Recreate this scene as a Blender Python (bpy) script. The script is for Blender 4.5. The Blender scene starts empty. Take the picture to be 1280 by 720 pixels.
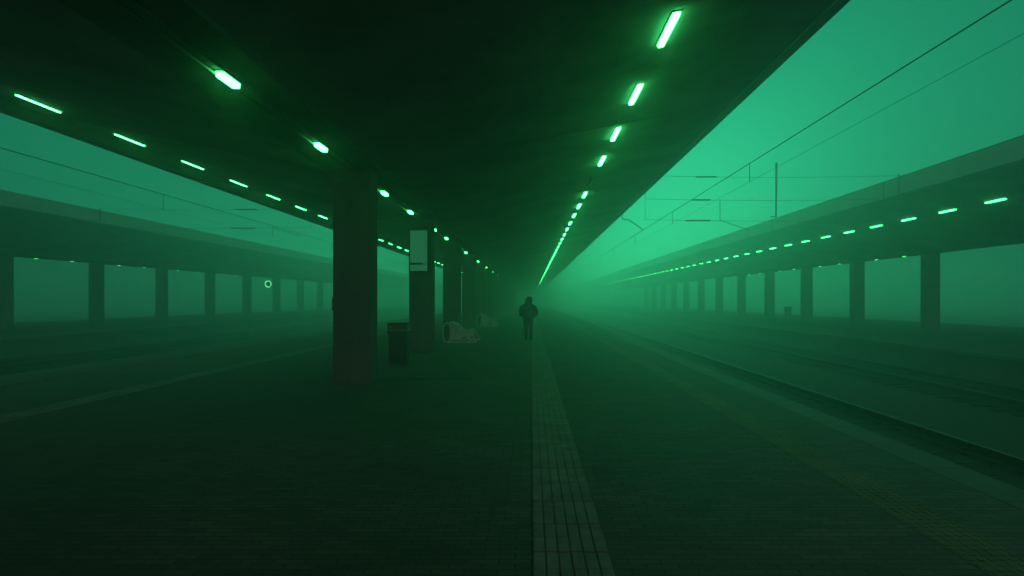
import bpy, bmesh, math, random
from mathutils import Vector, Matrix
random.seed(7)
C = bpy.context.scene.collection
sc = bpy.context.scene
R = math.radians
CAM_H = 1.62
BAY = 7.5
AXIS = -3.46            # column row of our own platform
EDGE_D = 7.66           # canopy edge and platform edge, metres from the column row
Y0, Y1 = -3.0, 190.0    # length of platforms and canopies

# ------------------------------------------------------------------ helpers
def tag(o, label=None, cat=None, group=None, kind=None):
    if label: o['label'] = label
    if cat: o['category'] = cat
    if group: o['group'] = group
    if kind: o['kind'] = kind
    return o

def link(name, me, parent=None):
    o = bpy.data.objects.new(name, me)
    C.objects.link(o)
    if parent: o.parent = parent
    return o

def empty(name, loc, rz=0.0):
    o = bpy.data.objects.new(name, None)
    o.empty_display_size = 0.2
    C.objects.link(o)
    o.location = loc
    o.rotation_euler = (0, 0, rz)
    return o

def build(name, bm, mats, parent=None, smooth=False):
    me = bpy.data.meshes.new(name)
    bmesh.ops.recalc_face_normals(bm, faces=bm.faces)
    bm.to_mesh(me); bm.free()
    for m in (mats if isinstance(mats, (list, tuple)) else [mats]):
        me.materials.append(m)
    if smooth:
        me.polygons.foreach_set('use_smooth', [True]*len(me.polygons))
    return link(name, me, parent)

def box(bm, x0, x1, y0, y1, z0, z1, mi=0):
    v = [bm.verts.new(p) for p in ((x0,y0,z0),(x1,y0,z0),(x1,y1,z0),(x0,y1,z0),(x0,y0,z1),(x1,y0,z1),(x1,y1,z1),(x0,y1,z1))]
    for f in ((0,3,2,1),(4,5,6,7),(0,1,5,4),(1,2,6,5),(2,3,7,6),(3,0,4,7)):
        fa = bm.faces.new([v[i] for i in f]); fa.material_index = mi

def bevel(bm, w=0.01, seg=2):
    bmesh.ops.bevel(bm, geom=list(bm.edges), offset=w, segments=seg, affect='EDGES', clamp_overlap=True)

def prism(bm, prof, y0, y1):
    """profile in x,z extruded along y"""
    a = [bm.verts.new((x, y0, z)) for x, z in prof]
    b = [bm.verts.new((x, y1, z)) for x, z in prof]
    n = len(prof)
    bm.faces.new(a); bm.faces.new(b[::-1])
    for i in range(n):
        bm.faces.new((a[i], a[(i+1) % n], b[(i+1) % n], b[i]))

def tube(bm, pts, r, seg=8, cap=True):
    pts = [Vector(p) for p in pts]
    rad = r if isinstance(r, (list, tuple)) else [r]*len(pts)
    rings = []
    for i, p in enumerate(pts):
        d = (pts[min(i+1, len(pts)-1)] - pts[max(i-1, 0)]).normalized()
        u = d.cross(Vector((0, 0, 1)))
        if u.length < 1e-4: u = d.cross(Vector((0, 1, 0)))
        u.normalize(); w = u.cross(d)
        rings.append([bm.verts.new(p + (u*math.cos(t) + w*math.sin(t))*rad[i]) for t in [2*math.pi*k/seg for k in range(seg)]])
    for a, b in zip(rings, rings[1:]):
        for k in range(seg):
            bm.faces.new((a[k], a[(k+1) % seg], b[(k+1) % seg], b[k]))
    if cap:
        bm.faces.new(rings[0][::-1]); bm.faces.new(rings[-1])

def loft(bm, secs, seg=20):
    """secs: (centre, half-width vector, half-depth vector) -> closed tube of elliptical sections"""
    rings = []
    for c, u, v in secs:
        c, u, v = Vector(c), Vector(u), Vector(v)
        rings.append([bm.verts.new(c + u*math.cos(t) + v*math.sin(t)) for t in [2*math.pi*k/seg for k in range(seg)]])
    for a, b in zip(rings, rings[1:]):
        for k in range(seg):
            bm.faces.new((a[k], a[(k+1) % seg], b[(k+1) % seg], b[k]))
    bm.faces.new(rings[0][::-1]); bm.faces.new(rings[-1])

def sheet(name, x0, x1, y0, y1, z, mat, parent=None, ny=1):
    bm = bmesh.new()
    for k in range(ny):
        a, b = y0+(y1-y0)*k/ny, y0+(y1-y0)*(k+1)/ny
        bm.faces.new([bm.verts.new(p) for p in ((x0,a,z),(x1,a,z),(x1,b,z),(x0,b,z))])
    return build(name, bm, mat, parent)

def remeshed(name, bm, mat, parent, voxel=0.014, smooth_it=3):
    o = build(name, bm, mat, parent)
    m = o.modifiers.new('r', 'REMESH'); m.mode = 'VOXEL'; m.voxel_size = voxel
    s = o.modifiers.new('s', 'SMOOTH'); s.iterations = smooth_it; s.factor = 0.5
    bpy.context.view_layer.update()
    me = bpy.data.meshes.new_from_object(o.evaluated_get(bpy.context.evaluated_depsgraph_get()))
    o.modifiers.clear(); old = o.data; o.data = me; me.name = name
    bpy.data.meshes.remove(old)
    if not me.materials: me.materials.append(mat)
    me.polygons.foreach_set('use_smooth', [True]*len(me.polygons))
    return o

def copy_tree(o, parent=None):
    c = o.copy(); C.objects.link(c)
    if parent: c.parent = parent
    for ch in list(o.children): copy_tree(ch, c)
    return c

ORD = ['first','second','third','fourth','fifth','sixth','seventh','eighth','ninth','tenth','eleventh','twelfth','thirteenth','fourteenth',
       'fifteenth','sixteenth','seventeenth','eighteenth','nineteenth']
TENS = {20:'twentieth',30:'thirtieth',40:'fortieth',50:'fiftieth',60:'sixtieth'}
TW = {20:'twenty',30:'thirty',40:'forty',50:'fifty',60:'sixty'}
def ordinal(n):
    if n < 20: return ORD[n-1]
    t = n//10*10
    return TENS[t] if n == t else TW[t]+'-'+ORD[n-t-1]

# ------------------------------------------------------------------ materials
def mat(name, col, rough=0.7, metal=0.0, var=0.35, scale=3.0, bump=0.15, detail_scale=60.0, streak=None, spec=0.5):
    m = bpy.data.materials.new(name); m.use_nodes = True
    nt = m.node_tree; N = nt.nodes; L = nt.links
    b = N['Principled BSDF']
    b.inputs['Roughness'].default_value = rough
    b.inputs['Metallic'].default_value = metal
    b.inputs['Specular IOR Level'].default_value = spec
    tc = N.new('ShaderNodeTexCoord')
    mp = N.new('ShaderNodeMapping'); L.new(tc.outputs['Object'], mp.inputs['Vector'])
    if streak: mp.inputs['Scale'].default_value = streak
    n1 = N.new('ShaderNodeTexNoise'); n1.inputs['Scale'].default_value = scale; n1.inputs['Detail'].default_value = 6
    n1.inputs['Roughness'].default_value = 0.65
    L.new(mp.outputs[0], n1.inputs['Vector'])
    rp = N.new('ShaderNodeValToRGB')
    rp.color_ramp.elements[0].position = 0.3; rp.color_ramp.elements[1].position = 0.72
    c = Vector(col)
    lo = c*(1-var); hi = c*(1+var*0.7)
    rp.color_ramp.elements[0].color = (*lo, 1); rp.color_ramp.elements[1].color = (*hi, 1)
    L.new(n1.outputs['Fac'], rp.inputs['Fac'])
    L.new(rp.outputs['Color'], b.inputs['Base Color'])
    n2 = N.new('ShaderNodeTexNoise'); n2.inputs['Scale'].default_value = detail_scale; n2.inputs['Detail'].default_value = 4
    L.new(tc.outputs['Object'], n2.inputs['Vector'])
    bp = N.new('ShaderNodeBump'); bp.inputs['Strength'].default_value = bump; bp.inputs['Distance'].default_value = 0.01
    L.new(n2.outputs['Fac'], bp.inputs['Height']); L.new(bp.outputs['Normal'], b.inputs['Normal'])
    m['bsdf'] = b.name
    return m

def emit(name, col, strength):
    m = bpy.data.materials.new(name); m.use_nodes = True
    nt = m.node_tree; nt.nodes.clear()
    e = nt.nodes.new('ShaderNodeEmission'); e.inputs['Color'].default_value = (*col, 1); e.inputs['Strength'].default_value = strength
    o = nt.nodes.new('ShaderNodeOutputMaterial'); nt.links.new(e.outputs[0], o.inputs['Surface'])
    return m

def paver_mat():
    m = bpy.data.materials.new('pavers'); m.use_nodes = True
    nt = m.node_tree; N = nt.nodes; L = nt.links; b = N['Principled BSDF']
    tc = N.new('ShaderNodeTexCoord')
    br = N.new('ShaderNodeTexBrick')
    br.inputs['Scale'].default_value = 1.0
    br.inputs['Brick Width'].default_value = 0.2; br.inputs['Row Height'].default_value = 0.075
    br.inputs['Mortar Size'].default_value = 0.005; br.inputs['Mortar Smooth'].default_value = 0.3
    br.inputs['Bias'].default_value = -0.1
    br.inputs['Color1'].default_value = (0.095, 0.093, 0.088, 1); br.inputs['Color2'].default_value = (0.155, 0.15, 0.142, 1)
    br.inputs['Mortar'].default_value = (0.03, 0.03, 0.027, 1)
    L.new(tc.outputs['Object'], br.inputs['Vector'])
    big = N.new('ShaderNodeTexNoise'); big.inputs['Scale'].default_value = 0.55; big.inputs['Detail'].default_value = 7; big.inputs['Roughness'].default_value = 0.6
    L.new(tc.outputs['Object'], big.inputs['Vector'])
    rp = N.new('ShaderNodeValToRGB'); rp.color_ramp.elements[0].position = 0.32; rp.color_ramp.elements[1].position = 0.68
    rp.color_ramp.elements[0].color = (0.5, 0.5, 0.5, 1); rp.color_ramp.elements[1].color = (1.15, 1.15, 1.15, 1)
    L.new(big.outputs['Fac'], rp.inputs['Fac'])
    mx = N.new('ShaderNodeMix'); mx.data_type = 'RGBA'; mx.blend_type = 'MULTIPLY'; mx.inputs['Factor'].default_value = 1
    L.new(br.outputs['Color'], mx.inputs[6]); L.new(rp.outputs['Color'], mx.inputs[7])
    # spots of gum and dirt
    vo = N.new('ShaderNodeTexVoronoi'); vo.inputs['Scale'].default_value = 1.7
    L.new(tc.outputs['Object'], vo.inputs['Vector'])
    sp = N.new('ShaderNodeMath'); sp.operation = 'LESS_THAN'; sp.inputs[1].default_value = 0.045
    L.new(vo.outputs['Distance'], sp.inputs[0])
    m2 = N.new('ShaderNodeMix'); m2.data_type = 'RGBA'; m2.inputs[7].default_value = (0.05, 0.05, 0.05, 1)
    L.new(sp.outputs[0], m2.inputs['Factor']); L.new(mx.outputs[2], m2.inputs[6])
    L.new(m2.outputs[2], b.inputs['Base Color'])
    rr = N.new('ShaderNodeMapRange'); rr.inputs['From Min'].default_value = 0.35; rr.inputs['From Max'].default_value = 0.65
    rr.inputs['To Min'].default_value = 0.76; rr.inputs['To Max'].default_value = 0.94
    L.new(big.outputs['Fac'], rr.inputs['Value']); L.new(rr.outputs[0], b.inputs['Roughness'])
    fine = N.new('ShaderNodeTexNoise'); fine.inputs['Scale'].default_value = 45
    L.new(tc.outputs['Object'], fine.inputs['Vector'])
    inv = N.new('ShaderNodeMath'); inv.operation = 'MULTIPLY_ADD'; inv.inputs[1].default_value = -1.0
    L.new(br.outputs['Fac'], inv.inputs[0]); L.new(fine.outputs['Fac'], inv.inputs[2])
    bp = N.new('ShaderNodeBump'); bp.inputs['Strength'].default_value = 0.5; bp.inputs['Distance'].default_value = 0.006
    L.new(inv.outputs[0], bp.inputs['Height']); L.new(bp.outputs['Normal'], b.inputs['Normal'])
    return m

M = {}
M['pavers'] = paver_mat()
M['coping'] = mat('coping stone', (0.105, 0.105, 0.1), 0.75, scale=1.5, bump=0.3)
M['platform_wall'] = mat('platform wall concrete', (0.12, 0.12, 0.11), 0.85, scale=1.2, bump=0.3)
M['tactile'] = mat('grooved guide slabs', (0.23, 0.23, 0.215), 0.85, var=0.5, scale=2.4, bump=0.25)
M['groove'] = mat('dirty groove', (0.10, 0.10, 0.095), 0.9, var=0.4, scale=2.0, bump=0.2)
M['yellow'] = mat('worn yellow studs', (0.14, 0.128, 0.07), 0.7, var=0.45, scale=2.2, bump=0.3)
M['ceiling'] = mat('painted concrete ceiling', (0.3, 0.3, 0.29), 0.85, var=0.5, scale=0.6, bump=0.2, detail_scale=25)
M['soffit'] = mat('dark beam soffit', (0.12, 0.12, 0.12), 0.8, var=0.3, scale=0.9, bump=0.2)
M['fascia'] = mat('fascia metal', (0.3, 0.31, 0.3), 0.6, var=0.25, scale=0.8, bump=0.1, streak=(1, 1, 0.3))
M['column'] = mat('column concrete', (0.14, 0.14, 0.136), 0.85, var=0.32, scale=2.2, bump=0.35, streak=(1, 1, 0.35))
M['ballast'] = mat('ballast', (0.04, 0.037, 0.035), 0.95, var=0.6, scale=9, bump=1.0, detail_scale=26)
M['near_black'] = mat('near-black ballast', (0.01, 0.009, 0.011), 0.9, var=0.5, scale=6, bump=1.0, detail_scale=26)
M['rail'] = mat('rail steel', (0.03, 0.024, 0.02), 0.7, metal=0.2, bump=0.1)
M['rail_head'] = mat('polished rail head', (0.22, 0.21, 0.2), 0.5, metal=0.8, var=0.15, bump=0.02)
M['sleeper'] = mat('sleeper concrete', (0.018, 0.017, 0.017), 0.9, bump=0.3)
M['dark'] = mat('dark painted metal', (0.035, 0.037, 0.04), 0.5, var=0.3, bump=0.05)
M['wire'] = mat('wire', (0.02, 0.02, 0.02), 0.6, var=0.2, bump=0)
M['insulator'] = mat('insulator', (0.05, 0.035, 0.03), 0.4, var=0.2, bump=0)
M['housing'] = mat('lamp housing', (0.3, 0.3, 0.3), 0.5, var=0.15, bump=0.05)
M['bin'] = mat('bin dark plastic', (0.03, 0.03, 0.036), 0.5, var=0.3, bump=0.1)
M['bin_metal'] = mat('bin grey metal', (0.4, 0.42, 0.42), 0.5, metal=0.1, var=0.25, bump=0.05)
M['bin_hood'] = mat('bin hood metal', (0.12, 0.125, 0.125), 0.5, var=0.25, bump=0.05)
M['bench_metal'] = mat('bench pale metal', (0.75, 0.75, 0.73), 0.5, metal=0.1, var=0.2, bump=0.05)
M['jacket'] = mat('black jacket', (0.012, 0.012, 0.014), 0.75, var=0.4, scale=14, bump=0.3)
M['trousers'] = mat('dark trousers', (0.03, 0.03, 0.035), 0.85, var=0.3, scale=14, bump=0.3)
M['shoe'] = mat('shoe', (0.015, 0.015, 0.015), 0.6, var=0.2, bump=0.05)
M['skin'] = mat('skin', (0.4, 0.25, 0.18), 0.55, var=0.1, bump=0.05)
M['panel_face'] = emit('dim lit display face', (0.017, 0.14, 0.062), 1.0)
M['print'] = mat('dark print', (0.02, 0.02, 0.02), 0.6, var=0.1, bump=0)
LAMP_COL = (0.05, 1.0, 0.2)
M['lamp'] = emit('green lit diffuser', LAMP_COL, 26.0)
M['lamp_small'] = emit('green lit lens', LAMP_COL, 20.0)
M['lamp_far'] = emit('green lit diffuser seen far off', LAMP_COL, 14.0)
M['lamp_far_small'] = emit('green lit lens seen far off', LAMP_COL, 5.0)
M['lamp_off'] = mat('unlit diffuser', (0.25, 0.27, 0.25), 0.4, var=0.1, bump=0)
M['clock_ring'] = emit('lit clock rim', (0.2, 1.0, 0.45), 3.5)
M['clock_face'] = mat('clock face', (0.3, 0.32, 0.3), 0.4, var=0.1, bump=0)

# ------------------------------------------------------------------ ground, tracks, platforms
GX0, GX1, GY1 = -150.0, 150.0, 260.0
BED = -0.80
RAIL_TOP = -0.55
sheet('ground', GX0, GX1, -20, GY1, BED, M['ballast'])['kind'] = 'structure'

def platform(name, x0, x1, y0=Y0, y1=Y1):
    bm = bmesh.new()
    prism(bm, [(x0+.28, BED-.1), (x1-.28, BED-.1), (x1-.28, -.12), (x1-.06, -.12), (x1-.06, -.004), (x0+.06, -.004), (x0+.06, -.12), (x0+.28, -.12)], y0, y1)
    o = build(name, bm, M['platform_wall']); o['kind'] = 'structure'
    s = sheet('paving', x0+.42, x1-.42, y0, y1, 0.0, M['pavers'], o)
    bm = bmesh.new()
    y = y0
    while y < min(y1, 120):
        for a, b in ((x0, x0+.415), (x1-.415, x1)):
            box(bm, a, b, y+.004, y+.996, -.11, .003)
        y += 1.0
    bevel(bm, .006, 1)
    build('coping', bm, M['coping'], o)
    return o
XR = AXIS+EDGE_D      # 4.20
XL = AXIS-EDGE_D      # -11.12
FR_AXIS = 21.36; FL_AXIS = -29.6
platform('platform', XL, XR, -6, Y1)
platform('platform', FR_AXIS-EDGE_D, FR_AXIS+EDGE_D, -6, Y1)
platform('platform', FL_AXIS-EDGE_D, FL_AXIS+EDGE_D, -6, Y1)

def guide_strip(x0, y0, y1):
    bm = bmesh.new()
    y = y0
    while y < y1:
        box(bm, x0, x0+.492, y+.004, y+.494, -.02, .004, 1)
        for k in range(6):
            xa = x0+.004+k*.081
            for h in (0, 1):
                box(bm, xa, xa+.071+random.uniform(-.002, .002), y+.008+h*.243, y+.24+h*.243, .003, .0095+random.uniform(-.0015, .0015), 0)
        y += .5
    o = build('guide_strip', bm, [M['tactile'], M['groove']]); o['kind'] = 'structure'
guide_strip(.012, -1.0, 70)
guide_strip(2*AXIS-.012-.492, 2.0, 60)
def stud_strip(x0, y0, y1):
    bm = bmesh.new()
    y = y0
    while y < y1:
        box(bm, x0, x0+.39, y+.003, y+.397, -.02, .004)
        if y < 30:
            for i in range(6):
                for q in range(5):
                    cx, cy = x0+.033+i*.065, y+.04+q*.08
                    box(bm, cx-.017, cx+.017, cy-.017, cy+.017, .003, .0095)
        y += .4
    o = build('safety_strip', bm, M['yellow']); o['kind'] = 'structure'
stud_strip(2.70, 0, 70)
stud_strip(2*AXIS-3.09, 3, 70)

# drain slot across the platform beside the first column
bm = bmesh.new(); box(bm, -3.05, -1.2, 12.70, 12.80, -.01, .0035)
build('drain_channel', bm, M['near_black'])['kind'] = 'structure'

def rail_bm(x, y0, y1):
    bm = bmesh.new()
    t = RAIL_TOP
    prism(bm, [(x-.07, t-.17), (x+.07, t-.17), (x+.07, t-.155), (x+.012, t-.13), (x+.012, t-.045), (x+.036, t-.03), (x+.036, t-.006), (x+.028, t),
               (x-.028, t), (x-.036, t-.006), (x-.036, t-.03), (x-.012, t-.045), (x-.012, t-.13), (x-.07, t-.155)], y0, y1)
    return bm
def track(cx, label, n_parts, ys):
    t = empty('railway_track', (cx, 0, RAIL_TOP-.2))
    tag(t, label, 'railway track', 'railway tracks between the platforms')
    inv = Matrix.Translation(-t.location)
    for s in (-1, 1):
        bm = rail_bm(cx+s*.7535, -6, Y1); bm.transform(inv)
        r = build('rail', bm, [M['rail'], M['rail_head']], t)
        for p in r.data.polygons:
            if p.normal.z > .9 and p.center.z > RAIL_TOP+.199-RAIL_TOP-.004: p.material_index = 1
    def sl(bm, y): box(bm, -1.25, 1.25, y-.12, y+.12, -.04, -.008)
    first = None
    y = ys
    for k in range(n_parts):
        if first is None:
            bm = bmesh.new(); sl(bm, 0); bevel(bm, .02, 1)
            first = build('sleeper', bm, M['sleeper'], t); first.location.y = y
        else:
            c = first.copy(); C.objects.link(c); c.location.y = y
        y += .6
    bm = bmesh.new()
    while y < 110:
        sl(bm, y); y += .6
    if len(bm.verts):
        o = build('sleeper', bm, M['sleeper'], t); o['kind'] = 'stuff'
    else: bm.free()
T1, T2 = 5.95, 11.30
TL1, TL2 = XL-1.85, XL-7.1
track(T1, 'near railway track right beside the platform edge, dark between its rails', 60, 5)
track(T2, 'second railway track to the right, close to the neighbouring platform', 60, 10)
track(TL1, 'railway track just left of our platform, beyond the columns', 0, 12)
track(TL2, 'farther railway track on the left, along the distant hazy platform', 0, 12)
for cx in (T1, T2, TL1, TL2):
    # near-black strip between and beside the rails
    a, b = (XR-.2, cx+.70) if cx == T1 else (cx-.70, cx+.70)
    sheet('track_bed', a, b, -6, 150, BED+.034, M['near_black'])['kind'] = 'structure'

# ------------------------------------------------------------------ canopies
H0 = CAM_H+2.52     # soffit
def wing_h(d): return H0+.05+(d-.53)*.1935
def canopy(ax, label, y0=Y0, y1=Y1, ymod=12.3, flip=False):
    root = empty('platform_canopy', (ax, 0, H0))
    tag(root, label, 'canopy', 'platform canopies')
    bm = bmesh.new()
    prism(bm, [(-.53, 0), (.53, 0), (.53, .42), (-.53, .42)], y0, y1)
    build('beam', bm, M['soffit'], root)
    e = 7.42
    for s in (-1, 1):
        bm = bmesh.new()
        y = ymod-BAY*math.ceil((ymod-y0)/BAY)
        while y < y1:
            prism(bm, [(s*.533, wing_h(.533)-H0), (s*e, wing_h(e)-H0), (s*e, wing_h(e)-H0+.12), (s*.533, wing_h(.533)-H0+.12)], max(y, y0)+.035, min(y+BAY, y1)-.035)
            y += BAY
        build('ceiling_panel', bm, M['ceiling'], root)
        bm = bmesh.new()
        prism(bm, [(s*.535, wing_h(.53)-H0+.13), (s*e, wing_h(e)-H0+.13), (s*e, wing_h(e)-H0+.36), (s*.535, wing_h(.53)-H0+.36)], y0, y1)
        build('roof_deck', bm, M['soffit'], root)
        bm = bmesh.new()
        zb = wing_h(7.66)-H0
        prism(bm, [(s*7.425, zb-.075), (s*7.63, zb-.035), (s*7.66, zb-.01), (s*7.66, zb+.62), (s*7.425, zb+.62)], y0, y1)
        build('fascia', bm, M['fascia'], root)
    bm = bmesh.new()
    for dx in (-.02, .14):
        tube(bm, [(dx, y0, -.028), (dx, y1, -.028)], .022, 6)
    build('conduit', bm, M['dark'], root)
    return root
canopy(AXIS, 'dark concrete canopy overhead with a long row of green lamps along its right wing')
canopy(FR_AXIS, 'hazy canopy across the tracks on the right, green lamp row under its edge', ymod=55.9)
canopy(FL_AXIS, 'faint hazy canopy across the tracks on the left, without an outer lamp row', ymod=65.0)

# ------------------------------------------------------------------ columns
def column_bm():
    bm = bmesh.new()
    box(bm, -.365, .365, -.275, .275, 0, H0-.002)
    es = [e for e in bm.edges if abs(e.verts[0].co.z-e.verts[1].co.z) > 1]
    bmesh.ops.bevel(bm, geom=es, offset=.02, segments=2, affect='EDGES')
    return bm
col_me = None
def column(x, y, label, group):
    global col_me
    if col_me is None:
        o = build('concrete_column', column_bm(), M['column']); col_me = o.data
    else:
        o = link('concrete_column', col_me)
    o.location = (x, y, 0)
    tag(o, label, 'column', group)
    return o
G1 = 'concrete columns in the row under our canopy'
c1 = column(AXIS, 12.30, 'big dark concrete column nearest in the photo, rising beside a green lamp', G1)
column(AXIS, 19.80, 'concrete column carrying the pale upright display, behind the litter bin', G1)
column(AXIS, 27.30, 'concrete column next beyond the one with the display, bench at its foot', G1)
for k in range(2, 16):
    column(AXIS, 19.8+BAY*k, 'hazy concrete column, %s beyond the one with the display' % ordinal(k), G1)
GR = 'hazy columns under the right neighbouring canopy'
for k, y in enumerate([33.4+BAY*i for i in range(12)]):
    column(FR_AXIS, y, 'hazy column under the canopy across the right tracks, %s from the near end' % ordinal(k+1), GR)
GL = 'hazy columns under the left neighbouring canopy'
for k, y in enumerate([35.0+BAY*i for i in range(9)]):
    column(FL_AXIS, y, 'faint column under the canopy across the left tracks, %s from the near end' % ordinal(k+1), GL)

# ------------------------------------------------------------------ lamps
def lamp_parts(root, length, width, lit, kind):
    bm = bmesh.new(); box(bm, -width/2-.02, width/2+.02, -length/2-.02, length/2+.02, -.012, .06); bevel(bm, .006, 1)
    build('housing', bm, M['housing'], root)
    bm = bmesh.new()
    small = kind == 'soffit'; d = {'soffit': .06, 'left wing': .018}.get(kind, .035)
    prism(bm, [(-width/2, -.012), (-width/2+.01, -.012-d), (width/2-.01, -.012-d), (width/2, -.012)], -length/2, length/2)
    build('diffuser', bm, (M['lamp_small'] if small else M['lamp']) if lit else M['lamp_off'], root)
def lamp_proto(length, width, lit, kind):
    r = empty('ceiling_lamp', (0, 0, 0))
    lamp_parts(r, length, width, lit, kind)
    return r
def single_lamp(length, width, m):
    bm = bmesh.new()
    box(bm, -width/2-.02, width/2+.02, -length/2-.02, length/2+.02, -.012, .06, 0)
    box(bm, -width/2, width/2, -length/2, length/2, -.047, -.0125, 1)
    o = build('ceiling_lamp', bm, [M['housing'], M[m]])
    return o
PR = {}
def put_lamp(x, y, z, tilt, kind, far, label, group):
    key = (kind, far)
    if key not in PR:
        L_, W_ = {'wing': (.96, .095), 'off': (.96, .095), 'left wing': (.96, .06), 'soffit': (.38, .10), 'far wing': (.92, .08), 'far soffit': (.3, .08)}[kind]
        o = single_lamp(L_, W_, {'wing': 'lamp', 'left wing': 'lamp', 'soffit': 'lamp_small', 'far wing': 'lamp_far', 'far soffit': 'lamp_far_small'}[kind]) if far else lamp_proto(L_, W_, kind != 'off', kind)
        PR[key] = o
    else:
        o = PR[key].copy() if far else None
        if far: C.objects.link(o)
        else: o = copy_tree(PR[key])
    o.location = (x, y, z); o.rotation_euler = (0, -tilt, 0)
    tag(o, label, 'lamp', group)
    return o
SL = math.atan(.1935)
D_L = 5.21
HL = wing_h(D_L)-.004
g = 'lamps in the row under our right canopy wing'
n = 0
for k in range(48):
    y = 7.98+2.5*k
    if k == 4:
        put_lamp(AXIS+D_L, y, HL, SL, 'off', False, 'unlit ceiling lamp, the dark gap in the right lamp row', g); continue
    lab = ('large glowing green lamp at the top, nearest of the right wing row' if k == 0 else
           'glowing lamp of the right wing row, %s before the dark gap' % ordinal(4-k) if k < 4 else
           'glowing lamp of the right wing row, %s beyond the dark gap' % ordinal(k-4))
    put_lamp(AXIS+D_L, y, HL, SL, 'wing', k > 14, lab, g)
g = 'lamps in the row under our left canopy wing'
for k in range(1, 30):
    y = 8.5+2.5*k
    put_lamp(AXIS-D_L, y, HL, -SL, 'left wing', k > 12, 'slim glowing lamp under the left canopy wing, %s along its row' % ordinal(k), g)
g = 'lamps on the beam between our columns'
n = 0
for k in range(0, 15):
    for off in (2.5, 5.6):
        y = 4.525+BAY*k+off
        if y < 5.5: continue
        n += 1
        put_lamp(AXIS+.05, y, H0-.004, 0, 'soffit', k > 4, 'small bright lamp on the central beam, %s along from the nearest column' % ordinal(n), g)
g = 'lamps under the canopy across the right tracks'
for k in range(46):
    y = 21.7+2.5*k
    put_lamp(FR_AXIS-D_L, y, HL, -SL, 'far wing', True, 'lamp under the edge of the canopy across the right tracks, %s along' % ordinal(k+1), g)
g = 'small lamps on the beam of the right neighbouring canopy'
for k in range(6):
    for q, off in enumerate((2.3, 5.2)):
        put_lamp(FR_AXIS, 33.4+BAY*k+off, H0-.004, 0, 'far soffit', True, 'tiny lamp on the central beam across the right tracks, %s along' % ordinal(2*k+q+1), g)
g = 'small lamps on the beam of the left neighbouring canopy'
for k in range(8):
    for q, off in enumerate((2.3, 5.2)):
        put_lamp(FL_AXIS, 35.0+BAY*k+off, H0-.004, 0, 'far soffit', True, 'tiny lamp on the central beam across the left tracks, %s along' % ordinal(2*k+q+1), g)

# ------------------------------------------------------------------ display on the second column
fx, fy = AXIS-.035, 19.8-.275
t = tag(empty('display_panel', (fx, fy, CAM_H+.87)), 'pale dimly lit upright display mounted high on the column behind the bin', 'display')
bm = bmesh.new(); box(bm, -.30, .30, -.13, -.001, 0, 1.33); bevel(bm, .012, 2); build('casing', bm, M['dark'], t)
bm = bmesh.new(); box(bm, -.265, .265, -.1335, -.12, .035, 1.29); build('screen', bm, M['panel_face'], t)
bm = bmesh.new(); box(bm, -.255, .14, -.1355, -.1337, .225, .285)
build('dark_bar', bm, M['print'], t)
bm = bmesh.new(); box(bm, -.30, -.266, -.155, -.12, 0, 1.33); box(bm, .266, .30, -.155, -.12, 0, 1.33); box(bm, -.265, .265, -.155, -.12, 1.291, 1.33); box(bm, -.265, .265, -.155, -.12, 0, .034)
build('frame', bm, M['dark'], t)
bm = bmesh.new(); bmesh.ops.create_uvsphere(bm, u_segments=12, v_segments=8, radius=.022); bm.transform(Matrix.Translation((.2, -.1345, .26)))
build('indicator', bm, M['print'], t)
bm = bmesh.new(); box(bm, -.32, .32, -.17, -.001, 1.335, 1.36); build('hood', bm, M['dark'], t)

# box on the left side of the nearest column
t = tag(empty('call_box', (AXIS-.365, 12.25, 1.42)), 'small dark box fixed to the left side of the big nearest column', 'call box')
bm = bmesh.new(); box(bm, -.06, -.001, -.1, .1, 0, .24); bevel(bm, .01, 2); build('housing', bm, M['dark'], t)
bm = bmesh.new(); box(bm, -.045, -.015, -.112, -.099, .06, .16); build('button_plate', bm, M['bin_metal'], t)

# ------------------------------------------------------------------ litter bin
def litter_bin(loc, label, group=None):
    t = tag(empty('litter_bin', loc), label, 'litter bin', group)
    bm = bmesh.new(); box(bm, -.225, .225, -.19, .19, .03, .70); bevel(bm, .02, 2); build('body', bm, M['bin'], t)
    bm = bmesh.new(); box(bm, -.24, .24, -.2, .2, 0, .045); bevel(bm, .008, 1); build('plinth', bm, M['bin'], t)
    bm = bmesh.new()
    loft4 = [(.228, .19, .70), (.262, .215, .84)]
    r = [[bm.verts.new((sx*w, sy*d, z)) for sx, sy in ((-1,-1),(1,-1),(1,1),(-1,1))] for w, d, z in loft4]
    for i in range(4): bm.faces.new((r[0][i], r[0][(i+1)%4], r[1][(i+1)%4], r[1][i]))
    bm.faces.new(r[0][::-1]); bm.faces.new(r[1]); build('collar', bm, M['bin'], t)
    bm = bmesh.new(); box(bm, -.275, .275, -.23, .22, .842, .872); bevel(bm, .008, 2); build('rim', bm, M['bin_metal'], t)
    bm = bmesh.new()
    box(bm, -.25, .25, .16, .2, .872, 1.02); box(bm, -.25, -.225, -.2, .16, .872, 1.02); box(bm, .225, .25, -.2, .16, .872, 1.02)
    box(bm, -.225, .225, -.2, -.185, .872, 1.0)
    build('hood', bm, M['bin_hood'], t)
    bm = bmesh.new(); box(bm, -.26, .26, -.21, .21, 1.021, 1.04); bevel(bm, .006, 1); build('lid', bm, M['bin'], t)
    bm = bmesh.new(); bmesh.ops.create_cone(bm, cap_ends=True, segments=16, radius1=.03, radius2=.03, depth=.015)
    bm.transform(Matrix.Translation((-.16, -.207, .94)) @ Matrix.Rotation(R(90), 4, 'X')); build('lock', bm, M['bin_metal'], t)
    return t
litter_bin((-3.37, 15.9, 0), 'dark litter bin with a pale rim standing between the two nearest columns')
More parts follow.
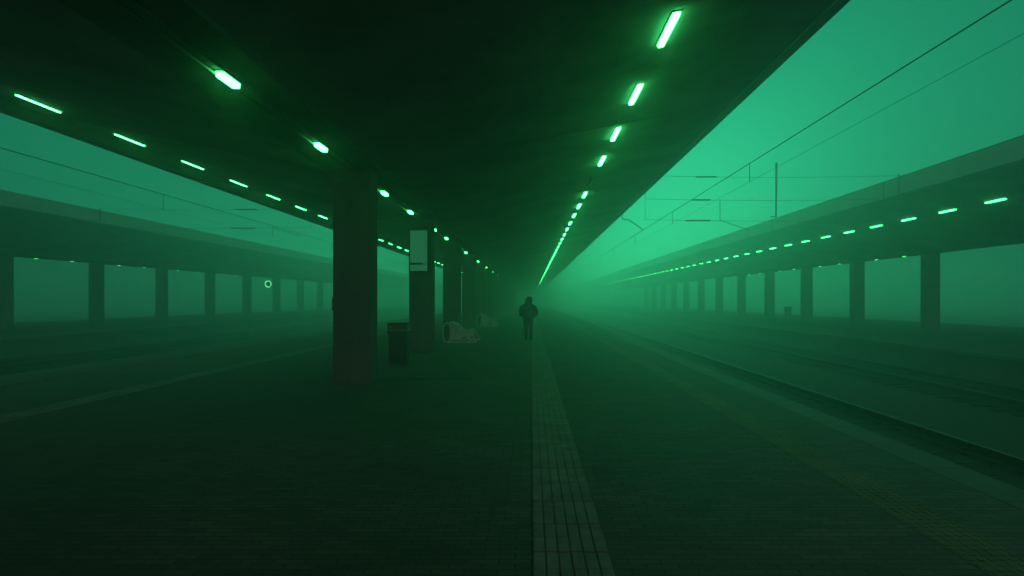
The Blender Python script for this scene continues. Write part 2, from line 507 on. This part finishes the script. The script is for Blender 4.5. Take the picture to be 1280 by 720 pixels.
b2 = litter_bin((22.3, 54.2, 0), 'hazy litter bin on the platform across the right tracks')

# ------------------------------------------------------------------ curved slatted benches
def bench_curve():
    pts = [(.27, .70), (.36, .72), (.46, .64), (.56, .53), (.68, .43), (.82, .385), (.96, .41), (1.07, .43)]
    return pts
def bench(loc, label, proto=None):
    if proto:
        t = copy_tree(proto); t.location = loc; t['label'] = label; return t
    t = tag(empty('slatted_bench', loc), label, 'bench', 'curved slatted benches between the columns')
    LEN = 1.5
    for yy in (0, LEN):
        # oval end ring
        bm = bmesh.new()
        pts = [(.17+.155*math.cos(a), yy, .385+.36*math.sin(a)) for a in [2*math.pi*k/28 for k in range(29)]]
        tube(bm, pts, .032, 8, False); build('end_ring', bm, M['bench_metal'], t, True)
        bm = bmesh.new()
        vs = [bm.verts.new((.17+.14*math.cos(a), yy+.012, .385+.34*math.sin(a))) for a in [2*math.pi*k/28 for k in range(28)]]
        f = bm.faces.new(vs); e = bmesh.ops.extrude_face_region(bm, geom=[f])
        bmesh.ops.translate(bm, verts=[v for v in e['geom'] if isinstance(v, bmesh.types.BMVert)], vec=(0, .02, 0))
        build('end_panel', bm, M['dark'], t)
        # curved side frame, base bar and sloping leg
        bm = bmesh.new()
        cv = bench_curve()
        band = [(x, z) for x, z in cv]+[(x, min(z-.12, .09+.15*math.exp(-((x-.82)/.15)**2))) for x, z in cv[::-1]]
        a = [bm.verts.new((x, yy-.02, z)) for x, z in band]; b = [bm.verts.new((x, yy+.02, z)) for x, z in band]
        m = len(cv)
        for i in range(m-1):
            j = 2*m-1-i
            bm.faces.new((a[i], a[i+1], a[j-1], a[j])); bm.faces.new((b[i], b[j], b[j-1], b[i+1]))
        for i in range(2*m): bm.faces.new((a[i], b[i], b[(i+1) % (2*m)], a[(i+1) % (2*m)]))
        build('side_frame', bm, M['bench_metal'], t)
        bm = bmesh.new(); box(bm, .20, 1.32, yy-.03, yy+.03, .001, .065); build('base_bar', bm, M['bench_metal'], t)
        bm = bmesh.new(); prism(bm, [(1.01, .40), (1.10, .40), (1.33, .067), (1.22, .067)], yy-.022, yy+.022); build('leg', bm, M['bench_metal'], t)
    cv = bench_curve()
    P = [Vector((x, 0, z)) for x, z in cv]
    for i in range(10):
        s = i/9*(len(P)-1.001); k = int(s); p = P[k].lerp(P[k+1], s-k); d = (P[k+1]-P[k]).normalized(); nn = Vector((-d.z, 0, d.x))
        bm = bmesh.new()
        q = [p+d*-.024+nn*.004, p+d*.024+nn*.004, p+d*.024+nn*.045, p+d*-.024+nn*.045]
        prism(bm, [(v.x, v.z) for v in q], -.05, LEN+.05)
        build('slat', bm, M['bench_metal'], t)
    return t
B1 = bench((-3.36, 23.6, 0), 'pale curved slatted bench with an oval end, standing beyond the display column')
bench((-3.36, 38.3, 0), 'farther hazy slatted bench with an oval end, deeper along the column row', B1)

# ------------------------------------------------------------------ glowing clock on the far left platform
t = tag(empty('station_clock', (FL_AXIS, 70.3, 3.42)), 'small round clock with a glowing rim under the canopy across the left tracks', 'clock')
bm = bmesh.new(); tube(bm, [(.34*math.cos(a), -.08, .34*math.sin(a)) for a in [2*math.pi*k/32 for k in range(33)]], .05, 8, False); build('rim', bm, M['clock_ring'], t, True)
bm = bmesh.new(); bmesh.ops.create_cone(bm, cap_ends=True, segments=32, radius1=.31, radius2=.31, depth=.12); bm.transform(Matrix.Rotation(R(90), 4, 'X')); build('face', bm, M['clock_face'], t)
bm = bmesh.new(); box(bm, -.015, .015, -.07, -.063, -.01, .24); box(bm, -.01, .17, -.07, -.063, -.012, .012); build('clock_hand', bm, M['print'], t)
bm = bmesh.new(); tube(bm, [(0, 0, .33), (0, 0, H0-3.42-.002)], .03); build('hanger', bm, M['dark'], t)

# ------------------------------------------------------------------ overhead lines
def overhead(cx, hm, hc, label, y0=-5, y1=150, first=17.0):
    t = tag(empty('overhead_line', (cx, 0, CAM_H+hc)), label, 'overhead line', 'overhead lines above the tracks')
    dz = hm-hc
    bm = bmesh.new()
    tube(bm, [(0, y0+k*(y1-y0)/60, dz) for k in range(61)], .011, 6); build('messenger_wire', bm, M['wire'], t)
    bm = bmesh.new(); tube(bm, [(0, y0, 0), (0, y1, 0)], .003, 6); build('contact_wire', bm, M['wire'], t)
    y = first
    while y < 80:
        bm = bmesh.new(); tube(bm, [(0, y, dz), (0, y, 0)], .011, 6); build('dropper', bm, M['wire'], t); y += 9.3
    return t
overhead(T1, 3.72, 3.22, 'double overhead wire above the near right track, rising to the upper right')
overhead(T2, 3.78, 3.22, 'faint double overhead wire above the second right track', first=20)
overhead(TL1, 3.72, 3.2, 'faint double overhead wire above the track left of our platform', first=22)

def headspan(x0, x1, y, ins, label, post=None, arm=None):
    t = tag(empty('span_wires', (x0, y, CAM_H+3.73)), label, 'span wires', 'wires spanning the tracks')
    for i, (h, ix, il) in enumerate(ins):
        z = h-3.73
        bm = bmesh.new(); w = x1-x0
        tube(bm, [(w*k/12, 0, z-.06*math.sin(math.pi*k/12)) for k in range(13)], .007, 6); build('span_wire', bm, M['wire'], t)
        bm = bmesh.new(); lx = ix-x0
        zz = z-.06*math.sin(math.pi*min(max((lx+il/2)/w, 0), 1))
        pts = [(lx+il*k/14, 0, zz) for k in range(15)]
        tube(bm, pts, [(.018 if k in (0, 14) else .024+.012*(k % 2)) for k in range(15)], 10); build('insulator', bm, M['insulator'], t)
    for xx in (0, x1-x0):
        bm = bmesh.new(); s = 1 if xx == 0 else -1
        box(bm, xx-.02, xx+.02, -.02, .02, .22, .95); build('bracket', bm, M['dark'], t)
        bm = bmesh.new(); tube(bm, [(xx, 0, min(i[0] for i in ins)-3.73-.02), (xx, 0, .23)], .006, 6); build('hanger', bm, M['wire'], t)
    if post:
        px, ha, hb = post
        bm = bmesh.new(); tube(bm, [(px-x0, 0, ha-3.73), (px-x0+.02, 0, hb-3.73)], [.025, .045], 10); build('drop_post', bm, M['dark'], t)
        bm = bmesh.new(); tube(bm, [(px-x0-.2, 0, ha-3.73+.02), (px-x0, 0, ha-3.73+.03)], .02); build('post_foot', bm, M['dark'], t)
    if arm:
        bm = bmesh.new(); tube(bm, [(p[0]-x0, 0, p[1]-3.73) for p in arm], .013, 6); build('steady_arm', bm, M['wire'], t)
    return t
headspan(XR+.04, FR_AXIS-EDGE_D-.04, 23.2, [(4.62, 6.12, .78), (3.76, 5.95, .72), (2.99, 5.72, .95)],
         'span wires with dark insulators and a hanging post above the right tracks', post=(9.1, 3.07, 5.1), arm=[(7.02, 3.7), (7.02, 2.97), (8.1, 2.6)])
headspan(FL_AXIS+EDGE_D+.04, XL-.04, 31.7, [(4.64, -15.0, 1.05), (3.70, -15.3, 1.3)],
         'span wires with dark insulators above the left tracks', arm=[(-13.1, 3.68), (-11.75, 3.25)])
# short bracket arm on the canopy edge
t = tag(empty('bracket_arm', (XR+.004, 29.0, CAM_H+3.93)), 'thin crooked bracket arm hanging from the right edge of our canopy', 'bracket')
bm = bmesh.new(); tube(bm, [(0, 0, .05), (.03, 0, -.12), (.05, 0, -.17), (.33, 0, -.20), (.98, 0, -.66)], .022, 8); build('arm', bm, M['dark'], t)
bm = bmesh.new(); box(bm, 0, .02, -.06, .06, -.02, .2); build('fixing_plate', bm, M['dark'], t)

# ------------------------------------------------------------------ person walking away
def person(loc, label):
    # body: one continuous surface (metres, facing +y, feet at z = 0)
    bm = bmesh.new()
    X, Y = Vector((1,0,0)), Vector((0,1,0))
    def leg(s, foot_y, knee_y, fx):
        hip = (s*.095, 0, .93)
        loft(bm, [(hip, X*.088, Y*.095), ((s*.098, knee_y*.5, .72), X*.075, Y*.08), ((fx*.97, knee_y, .50), X*.055, Y*.06), ((fx, (knee_y+foot_y)*.5-.01, .32), X*.05, Y*.058),
                  ((fx, foot_y, .09), X*.035, Y*.042)], 14)
        loft(bm, [((fx, foot_y-.06, .05), X*.035, Vector((0,0,.04))), ((fx, foot_y+.05, .05), X*.042, Vector((0,0,.045))), ((fx+s*.01, foot_y+.17, .03), X*.04, Vector((0,0,.025)))], 12)
    FY = {-1: .20, 1: -.15}; KY = {-1: .14, 1: .02}; FX = {-1: -.09, 1: .105}
    for s in (-1, 1): leg(s, FY[s], KY[s], FX[s])
    loft(bm, [((0,0,.86), X*.15, Y*.10), ((0,0,.98), X*.165, Y*.11), ((0,.0,1.10), X*.15, Y*.10), ((0,.01,1.28), X*.175, Y*.115), ((0,.01,1.40), X*.185, Y*.10), ((0,.02,1.47), X*.10, Y*.07),
              ((.005,.03,1.53), X*.055, Y*.058), ((.008,.04,1.57), X*.055, Y*.06)], 18)
    loft(bm, [((.01,.05,1.53), X*.045, Y*.06), ((.012,.055,1.57), X*.068, Y*.085), ((.012,.055,1.64), X*.078, Y*.097), ((.012,.05,1.70), X*.07, Y*.088), ((.012,.045,1.745), X*.03, Y*.04)], 18)
    loft(bm, [((.012,.145,1.66), X*.010, Vector((0,0,.012))), ((.012,.165,1.625), X*.016, Vector((0,0,.015)))], 8)   # nose
    for s in (-1, 1):
        loft(bm, [((s*.079+.012,.045,1.60), X*.008, Y*.012), ((s*.084+.012,.04,1.635), X*.01, Y*.018), ((s*.083+.012,.04,1.665), X*.008, Y*.012)], 8)   # ears
        loft(bm, [((s*.185,.0,1.41), X*.055, Y*.055), ((s*.255,-.03,1.25), X*.048, Y*.05), ((s*.285,-.04,1.10), X*.042, Y*.045), ((s*.25,.06,1.00), X*.036, Y*.036), ((s*.205,.13,.95), X*.03, Y*.028)], 12)
        # hands in the jacket pockets
        loft(bm, [((s*.205,.13,.95), X*.03, Y*.028), ((s*.18,.15,.92), X*.03, Y*.022), ((s*.15,.155,.88), X*.03, Y*.02), ((s*.13,.15,.84), X*.02, Y*.012)], 10)
    body = remeshed('person', bm, M['skin'], None, .012, 2)
    # trousers
    bm = bmesh.new()
    for s in (-1, 1):
        loft(bm, [((s*.09, 0, .95), X*.105, Y*.118), ((s*.1, KY[s]*.5, .74), X*.098, Y*.105), ((FX[s]*.98, KY[s], .50), X*.082, Y*.088), ((FX[s], (KY[s]+FY[s])*.5-.012, .28), X*.075, Y*.082),
                  ((FX[s], FY[s]-.005, .10), X*.068, Y*.078), ((FX[s], FY[s], .065), X*.07, Y*.082)], 18)
    loft(bm, [((0,0,.84), X*.16, Y*.12), ((0,0,1.02), X*.178, Y*.125)], 18)
    remeshed('trousers', bm, M['trousers'], body, .012, 2)
    for s in (-1, 1):
        bm = bmesh.new()
        loft(bm, [((FX[s], FY[s]-.085, .05), X*.036, Vector((0,0,.05))), ((FX[s], FY[s]-.03, .055), X*.048, Vector((0,0,.055))), ((FX[s], FY[s]+.08, .047), X*.052, Vector((0,0,.045))), ((FX[s]+s*.012, FY[s]+.19, .032), X*.046, Vector((0,0,.03)))], 14)
        remeshed('shoe', bm, M['shoe'], body, .009, 1)
    # padded jacket with sleeves
    bm = bmesh.new()
    loft(bm, [((0,.0,.845), X*.185, Y*.14), ((0,0,.875), X*.215, Y*.165), ((0,0,1.0), X*.25, Y*.18), ((0,0,1.16), X*.255, Y*.18), ((0,.005,1.32), X*.26, Y*.17), ((0,.01,1.41), X*.235, Y*.145), ((0,.015,1.475), X*.16, Y*.11), ((.005,.03,1.53), X*.085, Y*.085)], 24)
    for s in (-1, 1):
        loft(bm, [((s*.17,.0,1.42), X*.085, Y*.09), ((s*.225,-.01,1.365), X*.1, Y*.1), ((s*.28,-.035,1.24), X*.096, Y*.1), ((s*.302+.008,-.05,1.10+s*.015), X*.088, Y*.094), ((s*.285,.01,1.0), X*.074, Y*.078), ((s*.225,.10,.945), X*.06, Y*.06), ((s*.19,.13,.92), X*.05, Y*.045)], 18)
    jk = remeshed('jacket', bm, M['jacket'], body, .013, 3)
    # hood pulled up, open to the front
    bm = bmesh.new()
    secs = [((.0,.0,1.38), X*.19, Y*.12), ((.0,.0,1.45), X*.165, Y*.125), ((.008,.005,1.51), X*.14, Y*.13), ((.02,.03,1.565), X*.136, Y*.14), ((.03,.045,1.63), X*.138, Y*.145), ((.036,.05,1.685), X*.126, Y*.135), ((.04,.05,1.73), X*.092, Y*.105), ((.04,.045,1.765), X*.038, Y*.05)]
    loft(bm, secs, 24)
    hood = remeshed('hood', bm, M['jacket'], body, .012, 2)
    bmh = bmesh.new(); bmh.from_mesh(hood.data)
    cut = [f for f in bmh.faces if f.calc_center_median().y > .115 and 1.56 < f.calc_center_median().z < 1.72 and abs(f.calc_center_median().x-.012) < .075]
    bmesh.ops.delete(bmh, geom=cut, context='FACES')
    bmh.to_mesh(hood.data); bmh.free()
    body.location = loc; body.scale = (1.0, 1.05, 1.0)
    tag(body, label, 'person')
    return body
person((-.12, 24.8, 0), 'hooded person in a dark jacket walking away along the pale guide strip, hands in pockets')

# ------------------------------------------------------------------ haze
bm = bmesh.new(); box(bm, GX0-3, GX1+3, -24, GY1+4, BED-1.1, 8.2)
hm = bpy.data.materials.new('haze'); hm.use_nodes = True
nt = hm.node_tree; nt.nodes.clear()
pv = nt.nodes.new('ShaderNodeVolumePrincipled')
pv.inputs['Color'].default_value = (0.93, 0.95, 0.94, 1)
pv.inputs['Density'].default_value = 0.0205
pv.inputs['Anisotropy'].default_value = 0.8
for nme in ('Density Attribute', 'Color Attribute', 'Temperature Attribute'):
    if nme in pv.inputs: pv.inputs[nme].default_value = ''
ou = nt.nodes.new('ShaderNodeOutputMaterial'); nt.links.new(pv.outputs[0], ou.inputs['Volume'])
try: hm.cycles.homogeneous_volume = True
except Exception: pass
hz = build('haze', bm, hm); hz['kind'] = 'stuff'

# ------------------------------------------------------------------ light and sky
w = bpy.data.worlds.new('World'); sc.world = w; w.use_nodes = True
nt = w.node_tree; nt.nodes.clear()
SUN_EL, SUN_AZ = R(12), R(3)       # azimuth from +y towards +x
sky = nt.nodes.new('ShaderNodeTexSky'); sky.sky_type = 'NISHITA'; sky.sun_disc = False
sky.sun_elevation = SUN_EL; sky.sun_rotation = SUN_AZ; sky.dust_density = 6; sky.air_density = 1.5
bw = nt.nodes.new('ShaderNodeRGBToBW'); nt.links.new(sky.outputs[0], bw.inputs[0])
mx = nt.nodes.new('ShaderNodeMix'); mx.data_type = 'RGBA'; mx.blend_type = 'MULTIPLY'; mx.inputs['Factor'].default_value = 1
pw = nt.nodes.new('ShaderNodeMath'); pw.operation = 'POWER'; pw.inputs[1].default_value = 0.4     # an overcast layer evens the sky out
nt.links.new(bw.outputs[0], pw.inputs[0]); nt.links.new(pw.outputs[0], mx.inputs[6])
# sky teal ahead and overhead; brighter mauve fill added behind camera lifts near shadows
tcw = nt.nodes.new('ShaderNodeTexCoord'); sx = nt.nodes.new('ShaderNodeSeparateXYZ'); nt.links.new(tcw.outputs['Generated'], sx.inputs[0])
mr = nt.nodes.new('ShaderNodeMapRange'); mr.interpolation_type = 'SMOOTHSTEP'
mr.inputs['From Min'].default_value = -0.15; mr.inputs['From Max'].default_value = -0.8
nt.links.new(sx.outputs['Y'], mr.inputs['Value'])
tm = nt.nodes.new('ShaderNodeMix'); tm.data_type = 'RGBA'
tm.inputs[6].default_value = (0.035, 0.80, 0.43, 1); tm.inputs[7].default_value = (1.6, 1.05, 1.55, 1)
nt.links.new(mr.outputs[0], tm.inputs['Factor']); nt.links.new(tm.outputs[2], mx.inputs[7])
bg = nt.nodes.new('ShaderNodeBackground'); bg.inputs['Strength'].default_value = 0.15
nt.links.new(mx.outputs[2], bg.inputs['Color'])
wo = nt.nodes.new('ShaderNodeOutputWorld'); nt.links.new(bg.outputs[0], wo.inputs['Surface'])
ld = bpy.data.lights.new('sun', 'SUN'); ld.energy = 0.76; ld.angle = R(35); ld.color = (0.055, 1.0, 0.36)
so = bpy.data.objects.new('sun', ld); C.objects.link(so)
dv = Vector((math.sin(SUN_AZ)*math.cos(SUN_EL), math.cos(SUN_AZ)*math.cos(SUN_EL), math.sin(SUN_EL)))
so.rotation_euler = dv.to_track_quat('Z', 'Y').to_euler(); so.location = (0, 0, 30)

# ------------------------------------------------------------------ camera and render settings
cd = bpy.data.cameras.new('camera'); cam = bpy.data.objects.new('camera', cd); C.objects.link(cam)
cam.location = (0, 0, CAM_H); cam.rotation_euler = (R(90), 0, 0)
cd.sensor_width = 36; cd.lens = 780/1280*36
cd.shift_x = -24/1280; cd.shift_y = 15/1280
cd.clip_start = .05; cd.clip_end = 2000
sc.camera = cam
sc.render.engine = 'CYCLES'
cy = sc.cycles
cy.max_bounces = 6; cy.diffuse_bounces = 3; cy.glossy_bounces = 2; cy.volume_bounces = 2; cy.transmission_bounces = 2
cy.sample_clamp_indirect = 2.0; cy.use_light_tree = True
cy.caustics_reflective = False; cy.caustics_refractive = False
cy.use_denoising = True
try: cy.denoiser = 'OPENIMAGEDENOISE'
except Exception: pass
vs = sc.view_settings
vs.view_transform = 'Standard'; vs.look = 'None'; vs.exposure = 0; vs.gamma = 1; vs.use_curve_mapping = False
